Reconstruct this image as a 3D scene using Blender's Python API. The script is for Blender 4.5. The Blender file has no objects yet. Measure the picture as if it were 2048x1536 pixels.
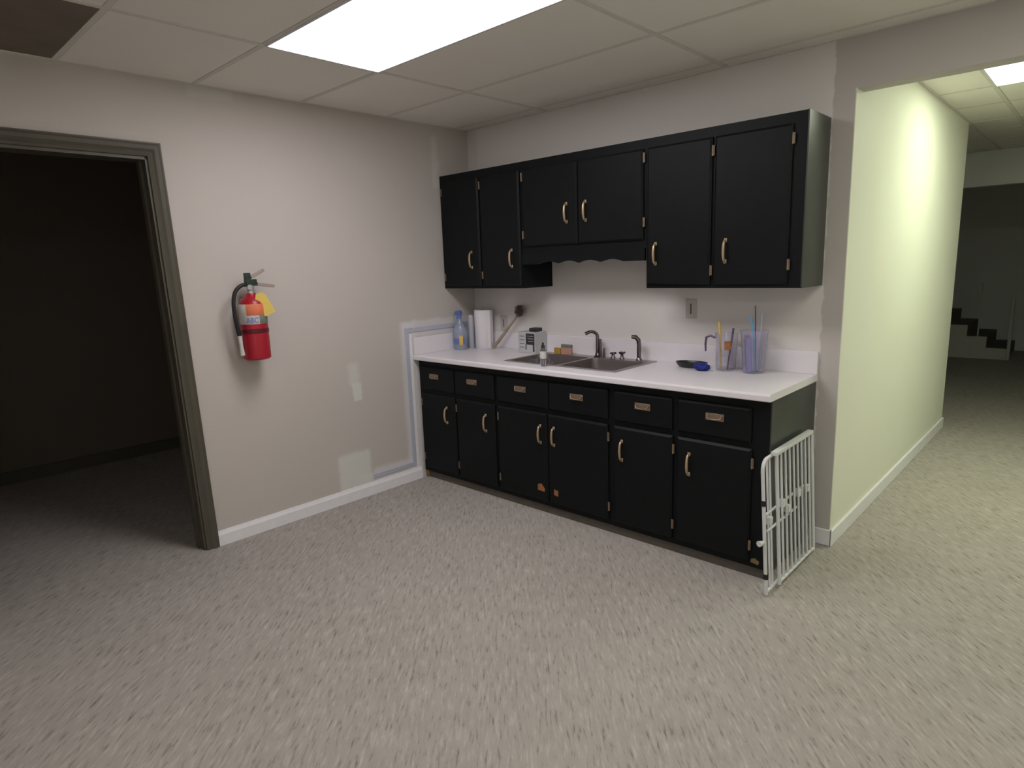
import bpy, bmesh, math, random
from mathutils import Vector, Matrix
random.seed(7)
SC = bpy.context.scene
COL = SC.collection
PI = math.pi

# ------------------------------------------------------------------ camera
cam_data = bpy.data.cameras.new('camera')
cam = bpy.data.objects.new('camera', cam_data)
COL.objects.link(cam)
Rv = Vector((0.7316842, 0.68072826, -0.03531665))
Uv = Vector((-0.10086398, 0.15936379, 0.98205379))
Fv = Vector((-0.67413996, 0.71499106, -0.18526493))
cam.matrix_world = Matrix(((Rv.x, Uv.x, -Fv.x, 3.6107), (Rv.y, Uv.y, -Fv.y, -3.4385),
                           (Rv.z, Uv.z, -Fv.z, 1.5362), (0, 0, 0, 1)))
cam_data.sensor_width = 36.0
cam_data.lens = 1266.77 / 2048 * 36.0
cam_data.clip_start = 0.02
SC.camera = cam

# ------------------------------------------------------------------ world, exposure
w = bpy.data.worlds.new('world')
SC.world = w
w.use_nodes = True
w.node_tree.nodes['Background'].inputs[0].default_value = (0.5, 0.5, 0.5, 1)
w.node_tree.nodes['Background'].inputs[1].default_value = 0.0
SC.view_settings.view_transform = 'Standard'
SC.view_settings.look = 'None'
SC.view_settings.gamma = 1.0
SC.view_settings.exposure = 0.0
SC.view_settings.use_curve_mapping = False
MAIN_LAMP = ((1.0, 0.955, 0.985), 11.6)      # cool tubes of the kitchenette
HALL_LAMP = ((0.92, 1.0, 0.74), 12.2)    # greener tubes of the hall
BACK_LAMP = ((1.0, 0.97, 0.96), 11.0)    # lamp behind the photographer
SIDE_LAMP = ((0.97, 1.0, 0.82), 5.5)     # lamp right of the frame, before the opening

H = 2.521
CT = 0.922          # worktop height
XO = 2.6546         # end of the kitchen wall
ZO = 2.2915         # underside of the header

# ------------------------------------------------------------------ materials
def new_mat(name):
    m = bpy.data.materials.new(name)
    m.use_nodes = True
    nt = m.node_tree
    return m, nt, nt.nodes['Principled BSDF']

def link(nt, a, b):
    nt.links.new(a, b)

def node(nt, kind, **kw):
    n = nt.nodes.new(kind)
    for k, v in kw.items():
        setattr(n, k, v)
    return n

def mathn(nt, op, a, b=None, clamp=False):
    n = node(nt, 'ShaderNodeMath', operation=op)
    n.use_clamp = clamp
    for i, v in enumerate((a, b)):
        if v is None:
            continue
        if isinstance(v, (int, float)):
            n.inputs[i].default_value = v
        else:
            link(nt, v, n.inputs[i])
    return n.outputs[0]

def mixc(nt, fac, a, b):
    n = node(nt, 'ShaderNodeMix', data_type='RGBA')
    if isinstance(fac, (int, float)):
        n.inputs[0].default_value = fac
    else:
        link(nt, fac, n.inputs[0])
    for i, v in ((6, a), (7, b)):
        if isinstance(v, tuple):
            n.inputs[i].default_value = (*v, 1)
        else:
            link(nt, v, n.inputs[i])
    return n.outputs[2]

def noise(nt, vec, scale, detail=3, rough=0.5):
    n = node(nt, 'ShaderNodeTexNoise')
    n.inputs['Scale'].default_value = scale
    n.inputs['Detail'].default_value = detail
    n.inputs['Roughness'].default_value = rough
    link(nt, vec, n.inputs['Vector'])
    return n

def simple(name, col, rough=0.5, metal=0.0, var=0.06, scale=30, bump=0.0, spec=0.5, trans=0.0, ior=1.45):
    m, nt, b = new_mat(name)
    tc = node(nt, 'ShaderNodeTexCoord')
    nz = noise(nt, tc.outputs['Object'], scale)
    c = mixc(nt, nz.outputs[0], tuple(x * (1 - var) for x in col), tuple(min(1, x * (1 + var)) for x in col))
    link(nt, c, b.inputs['Base Color'])
    b.inputs['Roughness'].default_value = rough
    b.inputs['Metallic'].default_value = metal
    b.inputs['Specular IOR Level'].default_value = spec
    b.inputs['Transmission Weight'].default_value = trans
    b.inputs['IOR'].default_value = ior
    if bump:
        bp = node(nt, 'ShaderNodeBump')
        bp.inputs['Strength'].default_value = bump
        bp.inputs['Distance'].default_value = 0.002
        link(nt, nz.outputs[0], bp.inputs['Height'])
        link(nt, bp.outputs[0], b.inputs['Normal'])
    return m

def wall_mat(name, col, patches=(), u='Y', v='Z'):
    """matt wall paint; patches = (u0,u1,v0,v1,softness,strength,colour) of differently coloured areas"""
    m, nt, b = new_mat(name)
    tc = node(nt, 'ShaderNodeTexCoord')
    big = noise(nt, tc.outputs['Object'], 1.3, 3)
    fine = noise(nt, tc.outputs['Object'], 90, 4)
    c = mixc(nt, big.outputs[0], tuple(x * 0.965 for x in col), tuple(x * 1.035 for x in col))
    sep = node(nt, 'ShaderNodeSeparateXYZ')
    wob = noise(nt, tc.outputs['Object'], 14, 3, 0.6)
    add = node(nt, 'ShaderNodeVectorMath', operation='MULTIPLY_ADD')
    link(nt, wob.outputs['Color'], add.inputs[0])
    add.inputs[1].default_value = (0.045, 0.045, 0.045)
    link(nt, tc.outputs['Object'], add.inputs[2])
    link(nt, add.outputs[0], sep.inputs[0])
    for (u0, u1, v0, v1, s, k, pc) in patches:
        fac = None
        for ax, lo, hi in ((u, u0, u1), (v, v0, v1)):
            o = sep.outputs[ax]
            for e0, e1 in ((lo - s, lo + s), (hi + s, hi - s)):
                mr = node(nt, 'ShaderNodeMapRange', interpolation_type='SMOOTHSTEP')
                mr.inputs['From Min'].default_value = e0 + 0.0225
                mr.inputs['From Max'].default_value = e1 + 0.0225
                link(nt, o, mr.inputs['Value'])
                fac = mr.outputs[0] if fac is None else mathn(nt, 'MULTIPLY', fac, mr.outputs[0])
        fac = mathn(nt, 'MULTIPLY', fac, k)
        c = mixc(nt, fac, c, pc)
    link(nt, c, b.inputs['Base Color'])
    b.inputs['Roughness'].default_value = 0.62
    b.inputs['Specular IOR Level'].default_value = 0.3
    bp = node(nt, 'ShaderNodeBump')
    bp.inputs['Strength'].default_value = 0.12
    bp.inputs['Distance'].default_value = 0.002
    link(nt, fine.outputs[0], bp.inputs['Height'])
    link(nt, bp.outputs[0], b.inputs['Normal'])
    return m

def carpet_mat():
    m, nt, b = new_mat('carpet')
    tc = node(nt, 'ShaderNodeTexCoord')
    mp = node(nt, 'ShaderNodeMapping')
    mp.inputs['Rotation'].default_value = (0, 0, math.radians(-43.3))
    link(nt, tc.outputs['Object'], mp.inputs['Vector'])
    mp2 = node(nt, 'ShaderNodeMapping')
    mp2.inputs['Scale'].default_value = (1, 0.14, 1)
    link(nt, mp.outputs[0], mp2.inputs['Vector'])
    mp = mp2
    big = noise(nt, tc.outputs['Object'], 2.2, 4)
    mid = noise(nt, mp.outputs[0], 38, 3, 0.6)
    fine = noise(nt, mp.outputs[0], 88, 3, 0.6)
    c = mixc(nt, big.outputs[0], (0.375, 0.342, 0.315), (0.44, 0.405, 0.374))
    r1 = node(nt, 'ShaderNodeMapRange')
    r1.inputs['From Min'].default_value = 0.56
    r1.inputs['From Max'].default_value = 0.74
    link(nt, fine.outputs[0], r1.inputs['Value'])
    c = mixc(nt, mathn(nt, 'MULTIPLY', r1.outputs[0], 0.75), c, (0.12, 0.105, 0.09))
    r2 = node(nt, 'ShaderNodeMapRange')
    r2.inputs['From Min'].default_value = 0.46
    r2.inputs['From Max'].default_value = 0.28
    link(nt, fine.outputs[0], r2.inputs['Value'])
    c = mixc(nt, mathn(nt, 'MULTIPLY', r2.outputs[0], 0.5), c, (0.66, 0.61, 0.53))
    r3 = node(nt, 'ShaderNodeMapRange')
    r3.inputs['From Min'].default_value = 0.35
    r3.inputs['From Max'].default_value = 0.65
    link(nt, mid.outputs[0], r3.inputs['Value'])
    c = mixc(nt, r3.outputs[0], c, mixc(nt, 0.18, c, (0.18, 0.165, 0.15)))
    link(nt, c, b.inputs['Base Color'])
    b.inputs['Roughness'].default_value = 0.95
    b.inputs['Specular IOR Level'].default_value = 0.1
    bp = node(nt, 'ShaderNodeBump')
    bp.inputs['Strength'].default_value = 0.35
    bp.inputs['Distance'].default_value = 0.004
    link(nt, fine.outputs[0], bp.inputs['Height'])
    link(nt, bp.outputs[0], b.inputs['Normal'])
    return m

def emis_mat(name, col, strength, tubes):
    """lens of a lamp: two brighter streaks where the tubes run (along local x)"""
    m, nt, b = new_mat(name)
    tc = node(nt, 'ShaderNodeTexCoord')
    sep = node(nt, 'ShaderNodeSeparateXYZ')
    link(nt, tc.outputs['Object'], sep.inputs[0])
    a = mathn(nt, 'ABSOLUTE', sep.outputs['Y'])
    d = mathn(nt, 'ABSOLUTE', mathn(nt, 'SUBTRACT', a, tubes))
    mr = node(nt, 'ShaderNodeMapRange', interpolation_type='SMOOTHSTEP')
    mr.inputs['From Min'].default_value = 0.02
    mr.inputs['From Max'].default_value = 0.15
    mr.inputs['To Min'].default_value = strength * 1.25
    mr.inputs['To Max'].default_value = strength * 0.72
    link(nt, d, mr.inputs['Value'])
    b.inputs['Base Color'].default_value = (0.8, 0.8, 0.8, 1)
    b.inputs['Emission Color'].default_value = (*col, 1)
    link(nt, mr.outputs[0], b.inputs['Emission Strength'])
    return m

PAINT = (0.545, 0.502, 0.468)
PATCH = (0.68, 0.69, 0.645)
PRIMER = (0.72, 0.71, 0.735)
M = {}
M['wall_left'] = wall_mat('greige_paint_left', PAINT, [
    (-1.155, -1.085, 0.68, 0.80, 0.008, 0.8, PATCH), (-1.175, -1.095, 0.79, 0.935, 0.022, 0.5, PATCH),
    (-1.31, -1.06, 0.0, 0.33, 0.02, 0.85, PATCH), (-1.16, -1.04, 0.0, 0.16, 0.02, 0.8, PATCH),
    (-0.735, -0.60, 0.0, 1.16, 0.02, 0.6, PRIMER), (-1.04, -0.62, 0.0, 0.175, 0.02, 0.7, PRIMER),
    (-0.72, 0.05, 1.05, 1.165, 0.015, 0.55, PRIMER),
    (-0.36, -0.30, 2.1, 2.45, 0.02, 0.45, PATCH), (-2.0, -1.75, 2.46, 2.6, 0.015, 0.3, PATCH)])
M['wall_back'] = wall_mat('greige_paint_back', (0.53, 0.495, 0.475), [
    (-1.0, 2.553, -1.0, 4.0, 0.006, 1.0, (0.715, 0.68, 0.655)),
    (-0.1, 0.10, 2.0, 2.6, 0.02, 0.2, (0.42, 0.38, 0.35))], u='X')  # last entry: slightly darker strip along the left corner
M['wall'] = wall_mat('white_bounce_paint', (0.84, 0.82, 0.79))  # unseen walls, made white to bounce light back into the room
M['hall_wall'] = wall_mat('cream_paint', (0.80, 0.81, 0.70))
M['dim_wall'] = wall_mat('grey_paint', (0.66, 0.67, 0.66))
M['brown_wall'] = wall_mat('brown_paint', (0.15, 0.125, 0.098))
M['tile'] = wall_mat('ceiling_tile', (0.85, 0.82, 0.755))
M['tile_brown'] = simple('stained_tile', (0.17, 0.138, 0.11), 0.9, var=0.25, scale=6)
M['grid'] = simple('ceiling_grid', (0.70, 0.67, 0.62), 0.6)
M['carpet'] = carpet_mat()
M['white_trim'] = simple('white_trim', (0.82, 0.81, 0.84), 0.45, bump=0.1)
M['raceway'] = simple('raceway', (0.47, 0.49, 0.58), 0.5)
M['casing'] = simple('olive_casing', (0.085, 0.076, 0.056), 0.45, var=0.15, scale=9, bump=0.2)
M['black'] = simple('black_cabinet_paint', (0.0072, 0.0085, 0.0095), 0.46, var=0.2, scale=12, bump=0.25, spec=0.17)
M['black_side_lit'] = simple('black_side_lit_paint', (0.044, 0.051, 0.043), 0.34, var=0.3, scale=7, bump=0.2, spec=0.6)  # hall light on the end panels put into the colour: lighter, greener black
M['gap'] = simple('dark_recess', (0.004, 0.004, 0.004), 0.9)
M['brass'] = simple('aged_brass', (0.56, 0.42, 0.27), 0.42, metal=0.75, var=0.2, scale=60)
M['antique'] = simple('antique_brass_plate', (0.30, 0.225, 0.16), 0.5, metal=0.6, var=0.35, scale=160)
M['toe'] = simple('toe_kick_vinyl', (0.10, 0.085, 0.07), 0.6, var=0.3, scale=20)
M['raw_wood'] = simple('raw_wood', (0.22, 0.15, 0.06), 0.7, var=0.3, scale=40)
M['laminate'] = simple('white_laminate', (0.79, 0.755, 0.795), 0.32, var=0.02)
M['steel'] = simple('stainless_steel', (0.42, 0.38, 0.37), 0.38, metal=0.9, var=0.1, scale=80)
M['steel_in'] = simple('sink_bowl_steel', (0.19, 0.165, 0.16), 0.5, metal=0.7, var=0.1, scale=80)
M['chrome'] = simple('chrome', (0.20, 0.17, 0.18), 0.22, metal=1.0, var=0.05)
M['gate'] = simple('white_gate_enamel', (0.66, 0.67, 0.68), 0.3, var=0.03)
M['rubber'] = simple('black_rubber', (0.015, 0.015, 0.015), 0.6)
M['red'] = simple('red_enamel', (0.36, 0.008, 0.022), 0.35, var=0.06)
M['darkred'] = simple('dark_red_band', (0.10, 0.006, 0.016), 0.4)
M['label_w'] = simple('label_white', (0.60, 0.57, 0.54), 0.5, var=0.15, scale=90)
M['label_o'] = simple('label_orange', (0.70, 0.19, 0.09), 0.5, var=0.15, scale=60)
M['label_b'] = simple('label_blue', (0.22, 0.23, 0.50), 0.5)
M['label_g'] = simple('label_grey', (0.16, 0.19, 0.15), 0.5, var=0.3, scale=90)
M['tag_y'] = simple('yellow_tag', (0.72, 0.54, 0.12), 0.6, var=0.08)
M['green_dark'] = simple('valve_dark_green', (0.018, 0.036, 0.028), 0.4)
M['alu'] = simple('aluminium', (0.55, 0.54, 0.55), 0.35, metal=0.8)
M['lever'] = simple('lever_metal', (0.36, 0.30, 0.27), 0.45, metal=0.3)
M['paper'] = simple('paper_towel', (0.74, 0.71, 0.74), 0.9, var=0.03, scale=80, bump=0.4)
M['kraft'] = simple('kraft_core', (0.30, 0.23, 0.15), 0.8)
M['blue_plastic'] = simple('blue_plastic', (0.12, 0.18, 0.44), 0.35)
M['blue_liquid'] = simple('pale_blue_bottle', (0.50, 0.57, 0.72), 0.15, trans=0.5, var=0.2, scale=25)
M['milky'] = simple('milky_plastic', (0.58, 0.60, 0.66), 0.35, trans=0.25)
M['yellow'] = simple('yellow_print', (0.72, 0.48, 0.12), 0.5)
M['black_print'] = simple('black_print', (0.03, 0.028, 0.035), 0.5, var=0.5, scale=120)
M['carton'] = simple('grey_white_carton', (0.50, 0.51, 0.52), 0.55, var=0.04)
M['tan'] = simple('tan_wood', (0.34, 0.28, 0.19), 0.6, var=0.15)
M['bristle'] = simple('grey_bristles', (0.12, 0.105, 0.10), 0.9, var=0.5, scale=150, bump=0.8)
M['sponge_g'] = simple('green_scourer', (0.17, 0.20, 0.15), 0.9, var=0.3, scale=120, bump=0.8)
M['sponge_p'] = simple('pink_sponge', (0.50, 0.27, 0.22), 0.9, var=0.15, scale=100, bump=0.6)
M['sponge_y'] = simple('ochre_sponge', (0.42, 0.28, 0.06), 0.9, var=0.2, scale=100, bump=0.6)
M['clear'] = simple('clear_plastic', (0.90, 0.89, 0.94), 0.08, trans=0.95, var=0.01, ior=1.25)
M['lilac'] = simple('lilac_tint_plastic', (0.84, 0.82, 0.93), 0.12, trans=0.9, var=0.05, ior=1.2)
M['pink'] = simple('pink_card', (0.46, 0.26, 0.44), 0.5, trans=0.2)
M['lav'] = simple('lavender_card', (0.42, 0.42, 0.78), 0.5, trans=0.2)
M['straw_y'] = simple('yellow_straw', (0.68, 0.49, 0.12), 0.4)
M['straw_b'] = simple('sky_blue_straw', (0.13, 0.38, 0.62), 0.4)
M['dark_plum'] = simple('dark_plum_plastic', (0.09, 0.07, 0.14), 0.3)
M['dish'] = simple('black_dish', (0.018, 0.016, 0.018), 0.35)
M['navy'] = simple('navy_cloth', (0.012, 0.022, 0.22), 0.7, var=0.2, bump=0.5)
M['orange'] = simple('orange_brown', (0.33, 0.13, 0.055), 0.7, var=0.5, scale=70)
M['plate'] = simple('outlet_plate', (0.50, 0.47, 0.45), 0.45)
M['lamp_lip'] = simple('lamp_lip', (0.72, 0.72, 0.74), 0.4)
M['lens_main'] = emis_mat('lamp_lens_main', MAIN_LAMP[0], MAIN_LAMP[1], 0.15)
M['lens_hall'] = emis_mat('lamp_lens_hall', HALL_LAMP[0], HALL_LAMP[1], 0.15)
M['lens_side'] = emis_mat('lamp_lens_side', SIDE_LAMP[0], SIDE_LAMP[1], 0.15)
M['lens_back'] = emis_mat('lamp_lens_back', BACK_LAMP[0], BACK_LAMP[1], 0.15)

# ------------------------------------------------------------------ helpers
class MB:
    """collects shapes, then links them as ONE mesh object"""
    def __init__(self):
        self.bm = bmesh.new()

    def box(self, x0, x1, y0, y1, z0, z1, bev=0.0, seg=2, rot=None, mat=0):
        t = bmesh.new()
        bmesh.ops.create_cube(t, size=1.0)
        c = Vector(((x0 + x1) / 2, (y0 + y1) / 2, (z0 + z1) / 2))
        for v in t.verts:
            v.co = Vector((v.co.x * (x1 - x0), v.co.y * (y1 - y0), v.co.z * (z1 - z0)))
        if bev:
            bmesh.ops.bevel(t, geom=list(t.edges), offset=bev, segments=seg, affect='EDGES', profile=0.7)
        if rot:
            bmesh.ops.rotate(t, verts=t.verts, matrix=rot)
        bmesh.ops.translate(t, verts=t.verts, vec=c)
        self._join(t, mat)
        return self

    def _join(self, t, mat=0):
        me = bpy.data.meshes.new('tmp')
        for f in t.faces:
            f.material_index = mat
        t.to_mesh(me)
        t.free()
        self.bm.from_mesh(me)
        bpy.data.meshes.remove(me)

    def tube(self, pts, r, seg=10, cap=True, mat=0):
        pts = [Vector(p) for p in pts]
        rs = r if isinstance(r, (list, tuple)) else [r] * len(pts)
        rings = []
        ref = None
        for i, p in enumerate(pts):
            if i == 0:
                d = pts[1] - p
            elif i == len(pts) - 1:
                d = p - pts[i - 1]
            else:
                d = (pts[i + 1] - p).normalized() + (p - pts[i - 1]).normalized()
            d.normalize()
            if ref is None:
                ref = d.orthogonal().normalized()
            a = (ref - d * ref.dot(d)).normalized()
            ref = a
            b = d.cross(a)
            rings.append([self.bm.verts.new(p + (a * math.cos(2 * PI * k / seg) + b * math.sin(2 * PI * k / seg)) * rs[i])
                          for k in range(seg)])
        fs = []
        for i in range(len(rings) - 1):
            for k in range(seg):
                fs.append(self.bm.faces.new((rings[i][k], rings[i][(k + 1) % seg], rings[i + 1][(k + 1) % seg], rings[i + 1][k])))
        if cap:
            fs.append(self.bm.faces.new(rings[0][::-1]))
            fs.append(self.bm.faces.new(rings[-1]))
        for f in fs:
            f.material_index = mat
        return self

    def lathe(self, prof, cx=0, cy=0, cz=0, seg=32, sx=1.0, sy=1.0, a0=0.0, a1=2 * PI, mat=0):
        full = abs(a1 - a0 - 2 * PI) < 1e-6
        n = seg if full else seg + 1
        rings = []
        for r, z in prof:
            if r < 1e-6:
                rings.append([self.bm.verts.new((cx, cy, cz + z))])
            else:
                rings.append([self.bm.verts.new((cx + r * sx * math.cos(a0 + (a1 - a0) * k / seg),
                                                 cy + r * sy * math.sin(a0 + (a1 - a0) * k / seg), cz + z)) for k in range(n)])
        for i in range(len(rings) - 1):
            A, B = rings[i], rings[i + 1]
            for k in range(seg):
                k2 = (k + 1) % n
                if len(A) == 1 and len(B) == 1:
                    continue
                if len(A) == 1:
                    f = self.bm.faces.new((A[0], B[k2], B[k]))
                elif len(B) == 1:
                    f = self.bm.faces.new((A[k], A[k2], B[0]))
                else:
                    f = self.bm.faces.new((A[k], A[k2], B[k2], B[k]))
                f.material_index = mat
        return self

    def prism(self, poly, axis, a0, a1, mat=0):
        """extrude a 2D outline; axis 'x': poly=(y,z); 'y': poly=(x,z); 'z': poly=(x,y)"""
        def P(u, v, a):
            return {'x': (a, u, v), 'y': (u, a, v), 'z': (u, v, a)}[axis]
        A = [self.bm.verts.new(P(u, v, a0)) for u, v in poly]
        B = [self.bm.verts.new(P(u, v, a1)) for u, v in poly]
        n = len(poly)
        fs = [self.bm.faces.new(A[::-1]), self.bm.faces.new(B)]
        for k in range(n):
            fs.append(self.bm.faces.new((A[k], A[(k + 1) % n], B[(k + 1) % n], B[k])))
        for f in fs:
            f.material_index = mat
        return self

    def build(self, name, mat, parent=None, smooth=False, loc=None):
        bmesh.ops.recalc_face_normals(self.bm, faces=self.bm.faces)
        me = bpy.data.meshes.new(name)
        if loc is not None:
            bmesh.ops.translate(self.bm, verts=self.bm.verts, vec=-Vector(loc))
        self.bm.to_mesh(me)
        self.bm.free()
        for mm in (mat if isinstance(mat, (list, tuple)) else [mat]):
            me.materials.append(mm)
        if smooth:
            for p in me.polygons:
                p.use_smooth = True
            if hasattr(me, 'set_sharp_from_angle'):
                me.set_sharp_from_angle(angle=math.radians(40))
        o = bpy.data.objects.new(name, me)
        COL.objects.link(o)
        if parent:
            put_under(o, parent)
        if loc is not None:
            o.location = Vector(loc) - (world_loc(parent) if parent else Vector((0, 0, 0)))
        return o

def world_loc(o):
    v = Vector((0, 0, 0))
    while o is not None:
        v += o.location
        o = o.parent
    return v

def put_under(o, parent):
    """parent keeping world-built coordinates (parents are only translated)"""
    o.parent = parent
    o.location = -world_loc(parent)

def tag(o, label=None, cat=None, group=None, kind=None):
    if label: o['label'] = label
    if cat: o['category'] = cat
    if group: o['group'] = group
    if kind: o['kind'] = kind
    return o

def thing(name, label, cat, loc, group=None):
    o = bpy.data.objects.new(name, None)
    o.empty_display_size = 0.05
    COL.objects.link(o)
    o.location = loc
    return tag(o, label, cat, group)

def structure(o):
    o['kind'] = 'structure'
    return o

def setting(name, loc=(0, 0, 0)):
    o = bpy.data.objects.new(name, None)
    COL.objects.link(o)
    o.location = loc
    o['kind'] = 'structure'
    return o

def copy_tree(o, parent=None):
    c = o.copy()
    COL.objects.link(c)
    if parent is not None:
        c.parent = parent
    for ch in list(o.children):
        copy_tree(ch, c)
    return c

# ------------------------------------------------------------------ structure
# floor
fl = MB().box(-4.2, 6.6, -6.6, 9.2, -0.12, 0.0).build('floor', M['carpet'])
structure(fl)

# doorway in the left wall, slightly out of plumb
DY1, DY0, DH = -2.19, -3.24, 2.135
wl = MB()
wl.box(-0.12, 0, DY1, 0.0, 0, H)
wl.box(-0.12, 0, -5.12, DY0, 0, H)
wl.box(-0.12, 0, DY0, DY1, DH, H)
structure(wl.build('wall_left', M['wall_left']))

wb = MB()
wb.box(-0.12, XO - 0.004, 0, 0.12, 0, H)
wb.box(XO - 0.004, 4.35, 0, 0.12, ZO, H)
wb.box(4.35, 5.02, 0, 0.12, 0, H)
structure(wb.build('wall_back', M['wall_back']))

structure(MB().box(4.9, 5.02, -5.0, 0.0, 0, H).build('wall_right', M['wall']))  # unseen; drawn in close so the room bounces more light
structure(MB().box(0, 4.9, -5.12, -5.0, 0, H).build('wall_front', M['wall']))  # unseen; likewise set near for more bounce
structure(MB().box(4.35, 4.47, 0.12, 3.05, 0, H).build('wall_hall_bounce', M['wall']))  # unseen, added to bounce the hall lamp onto the wall opposite
structure(MB().box(4.47, 6.2, 2.93, 3.05, 0, H).build('wall_stair_front', M['dim_wall']))
structure(MB().box(6.2, 6.32, 2.93, 9.1, 0, H).build('wall_stair_right', M['dim_wall']))
# hall beyond the opening: its left wall, the stair room behind it
hw = MB()
hw.box(XO - 0.12, XO, 0.12, 3.05, 0, H)
hw.box(XO - 0.004, XO, 0.0, 0.12, 0, ZO)
structure(hw.build('wall_hall', M['hall_wall']))
structure(MB().box(-0.5, XO - 0.12, 2.93, 3.05, 0, H).build('wall_stair_front', M['dim_wall']))
structure(MB().box(-0.62, -0.5, 2.93, 9.1, 0, H).build('wall_stair_left', M['dim_wall']))
structure(MB().box(-0.62, 6.32, 8.6, 8.72, 0, H).build('wall_stair_back', M['dim_wall']))
structure(MB().box(-0.5, 6.2, 5.0, 5.14, 2.168, H).build('wall_bulkhead', M['dim_wall']))
# dark side room behind the doorway
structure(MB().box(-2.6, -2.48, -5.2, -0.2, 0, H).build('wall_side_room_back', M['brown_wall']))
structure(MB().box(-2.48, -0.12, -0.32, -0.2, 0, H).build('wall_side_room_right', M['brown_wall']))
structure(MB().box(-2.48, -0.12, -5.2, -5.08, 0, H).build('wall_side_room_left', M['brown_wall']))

# ceiling: slab with suspended grid and tiles
ceil = MB().box(-2.6, 6.32, -6.62, 9.1, H + 0.05, H + 0.15).build('ceiling', M['tile'])
structure(ceil)
XG = [0.0, 0.785, 2.015, 3.245, 4.475, 4.9]
YG = [round(-1.955 + 0.61 * k, 4) for k in range(-8, 5)]
YG = [y for y in YG if -5.05 < y < -0.1] + [0.0]
LAMPS = [((0.785, 2.015), (-1.955, -1.345))]
tile_meshes = {}
def tile(x0, x1, y0, y1, mat='tile'):
    g = 0.0118
    sx, sy = round(x1 - x0 - 2 * g, 3), round(y1 - y0 - 2 * g, 3)
    if sx < 0.03 or sy < 0.03:
        return
    key = (sx, sy, mat)
    if key not in tile_meshes:
        o = MB().box(-sx / 2, sx / 2, -sy / 2, sy / 2, 0, 0.014, bev=0.003, seg=1).build('ceiling_tile', M[mat])
        tile_meshes[key] = o.data
        bpy.data.objects.remove(o)
    o = bpy.data.objects.new('ceiling_tile', tile_meshes[key])
    COL.objects.link(o)
    o.parent = ceil
    o.location = ((x0 + x1) / 2, (y0 + y1) / 2, H + 0.001 + random.uniform(0, 0.0008))
    if mat != 'tile':
        o['label'] = 'dark brown tile among the pale ceiling tiles'
def is_lamp(x0, y0):
    return any(abs(x0 - l[0][0]) < 0.05 and abs(y0 - l[1][0]) < 0.05 for l in LAMPS)
LAMPS.append(((3.245, 4.475), (-4.395, -3.785)))
LAMPS.append(((3.245, 4.475), (-1.345, -0.735)))
for i in range(len(XG) - 1):
    for j in range(len(YG) - 1):
        if is_lamp(XG[i], YG[j]):
            continue
        dark = (i == 0 and abs(YG[j + 1] + 2.565) < 0.1)
        tile(XG[i], XG[i + 1], YG[j], YG[j + 1], 'tile_brown' if dark else 'tile')
g = MB()
for x in XG[1:-1]:
    g.box(x - 0.012, x + 0.012, -5.0, 0, H - 0.001, H + 0.03)
for y in YG[1:-1]:
    g.box(0, 4.9, y - 0.012, y + 0.012, H - 0.0005, H + 0.03)
g.box(0, 0.02, -5.0, 0, H - 0.002, H + 0.03)
g.box(0, 4.9, -0.02, 0, H - 0.002, H + 0.03)
g.build('ceiling_grid', M['grid'], ceil)
# hall part
XH = [XO, 2.965, 4.195, 4.35]
YH = [0.12, 0.50, 1.11, 1.72, 2.33, 2.94, 3.55, 4.16, 4.77, 5.0]
LAMPS.append(((2.965, 4.195), (1.11, 1.72)))
for i in range(len(XH) - 1):
    for j in range(len(YH) - 1):
        if is_lamp(XH[i], YH[j]):
            continue
        tile(XH[i], XH[i + 1], YH[j], YH[j + 1])
XS = [-0.5, -0.1, 0.509, 1.12, 1.73, 2.34, XO]
YS = [3.05, 3.55, 4.16, 4.77, 5.0]
for i in range(len(XS) - 1):
    for j in range(len(YS) - 1):
        tile(XS[i], XS[i + 1], YS[j], YS[j + 1])
XT = [4.35, 4.805, 5.415, 6.2]
for i in range(len(XT) - 1):
    for j in range(len(YS) - 1):
        tile(XT[i], XT[i + 1], YS[j], YS[j + 1])
g = MB()
for x in XS[1:] + XT[:-1]:
    g.box(x - 0.012, x + 0.012, 3.05, 5.0, H - 0.001, H + 0.03)
for y in YS[1:-1]:
    g.box(-0.5, XO, y - 0.012, y + 0.012, H - 0.0005, H + 0.03)
g.box(-0.5, 6.2, 3.05, 3.062, H - 0.001, H + 0.03)
for x in XH[1:-1]:
    g.box(x - 0.012, x + 0.012, 0.12, 5.0, H - 0.001, H + 0.03)
for y in YH[1:-1]:
    g.box(XO, 6.2, y - 0.012, y + 0.012, H - 0.0005, H + 0.03)
g.box(XO, XO + 0.02, 0.12, 3.05, H - 0.002, H + 0.03)
g.build('ceiling_grid', M['grid'], ceil)

# baseboards
def baseboard(name, x0, x1, y0, y1, h=0.088, axis='y', side=1, parent=None):
    """profiled board lying against a wall"""
    t = 0.014
    prof = [(0, 0), (t, 0), (t, h * 0.72), (t * 0.75, h * 0.82), (t * 0.55, h * 0.9), (t * 0.4, h), (0, h)]
    b = MB()
    if axis == 'y':
        b.prism([(x0 + side * u, v) for u, v in prof], 'y', y0, y1)
    else:
        b.prism([(y0 + side * u, v) for u, v in prof], 'x', x0, x1)
    o = b.build(name, M['white_trim'])
    return structure(o)
baseboard('baseboard_left', 0, 0, -2.125, -0.625)
baseboard('baseboard_left', 0, 0, -5.0, -3.32)
bb = MB()
t_, h_ = 0.014, 0.09
bb.box(2.575, XO + t_, -t_, 0.0, 0, h_, bev=0.004, seg=1)
bb.box(XO, XO + t_, -t_, 3.05, 0, h_, bev=0.004, seg=1)
structure(bb.build('baseboard_hall', M['white_trim']))
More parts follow.
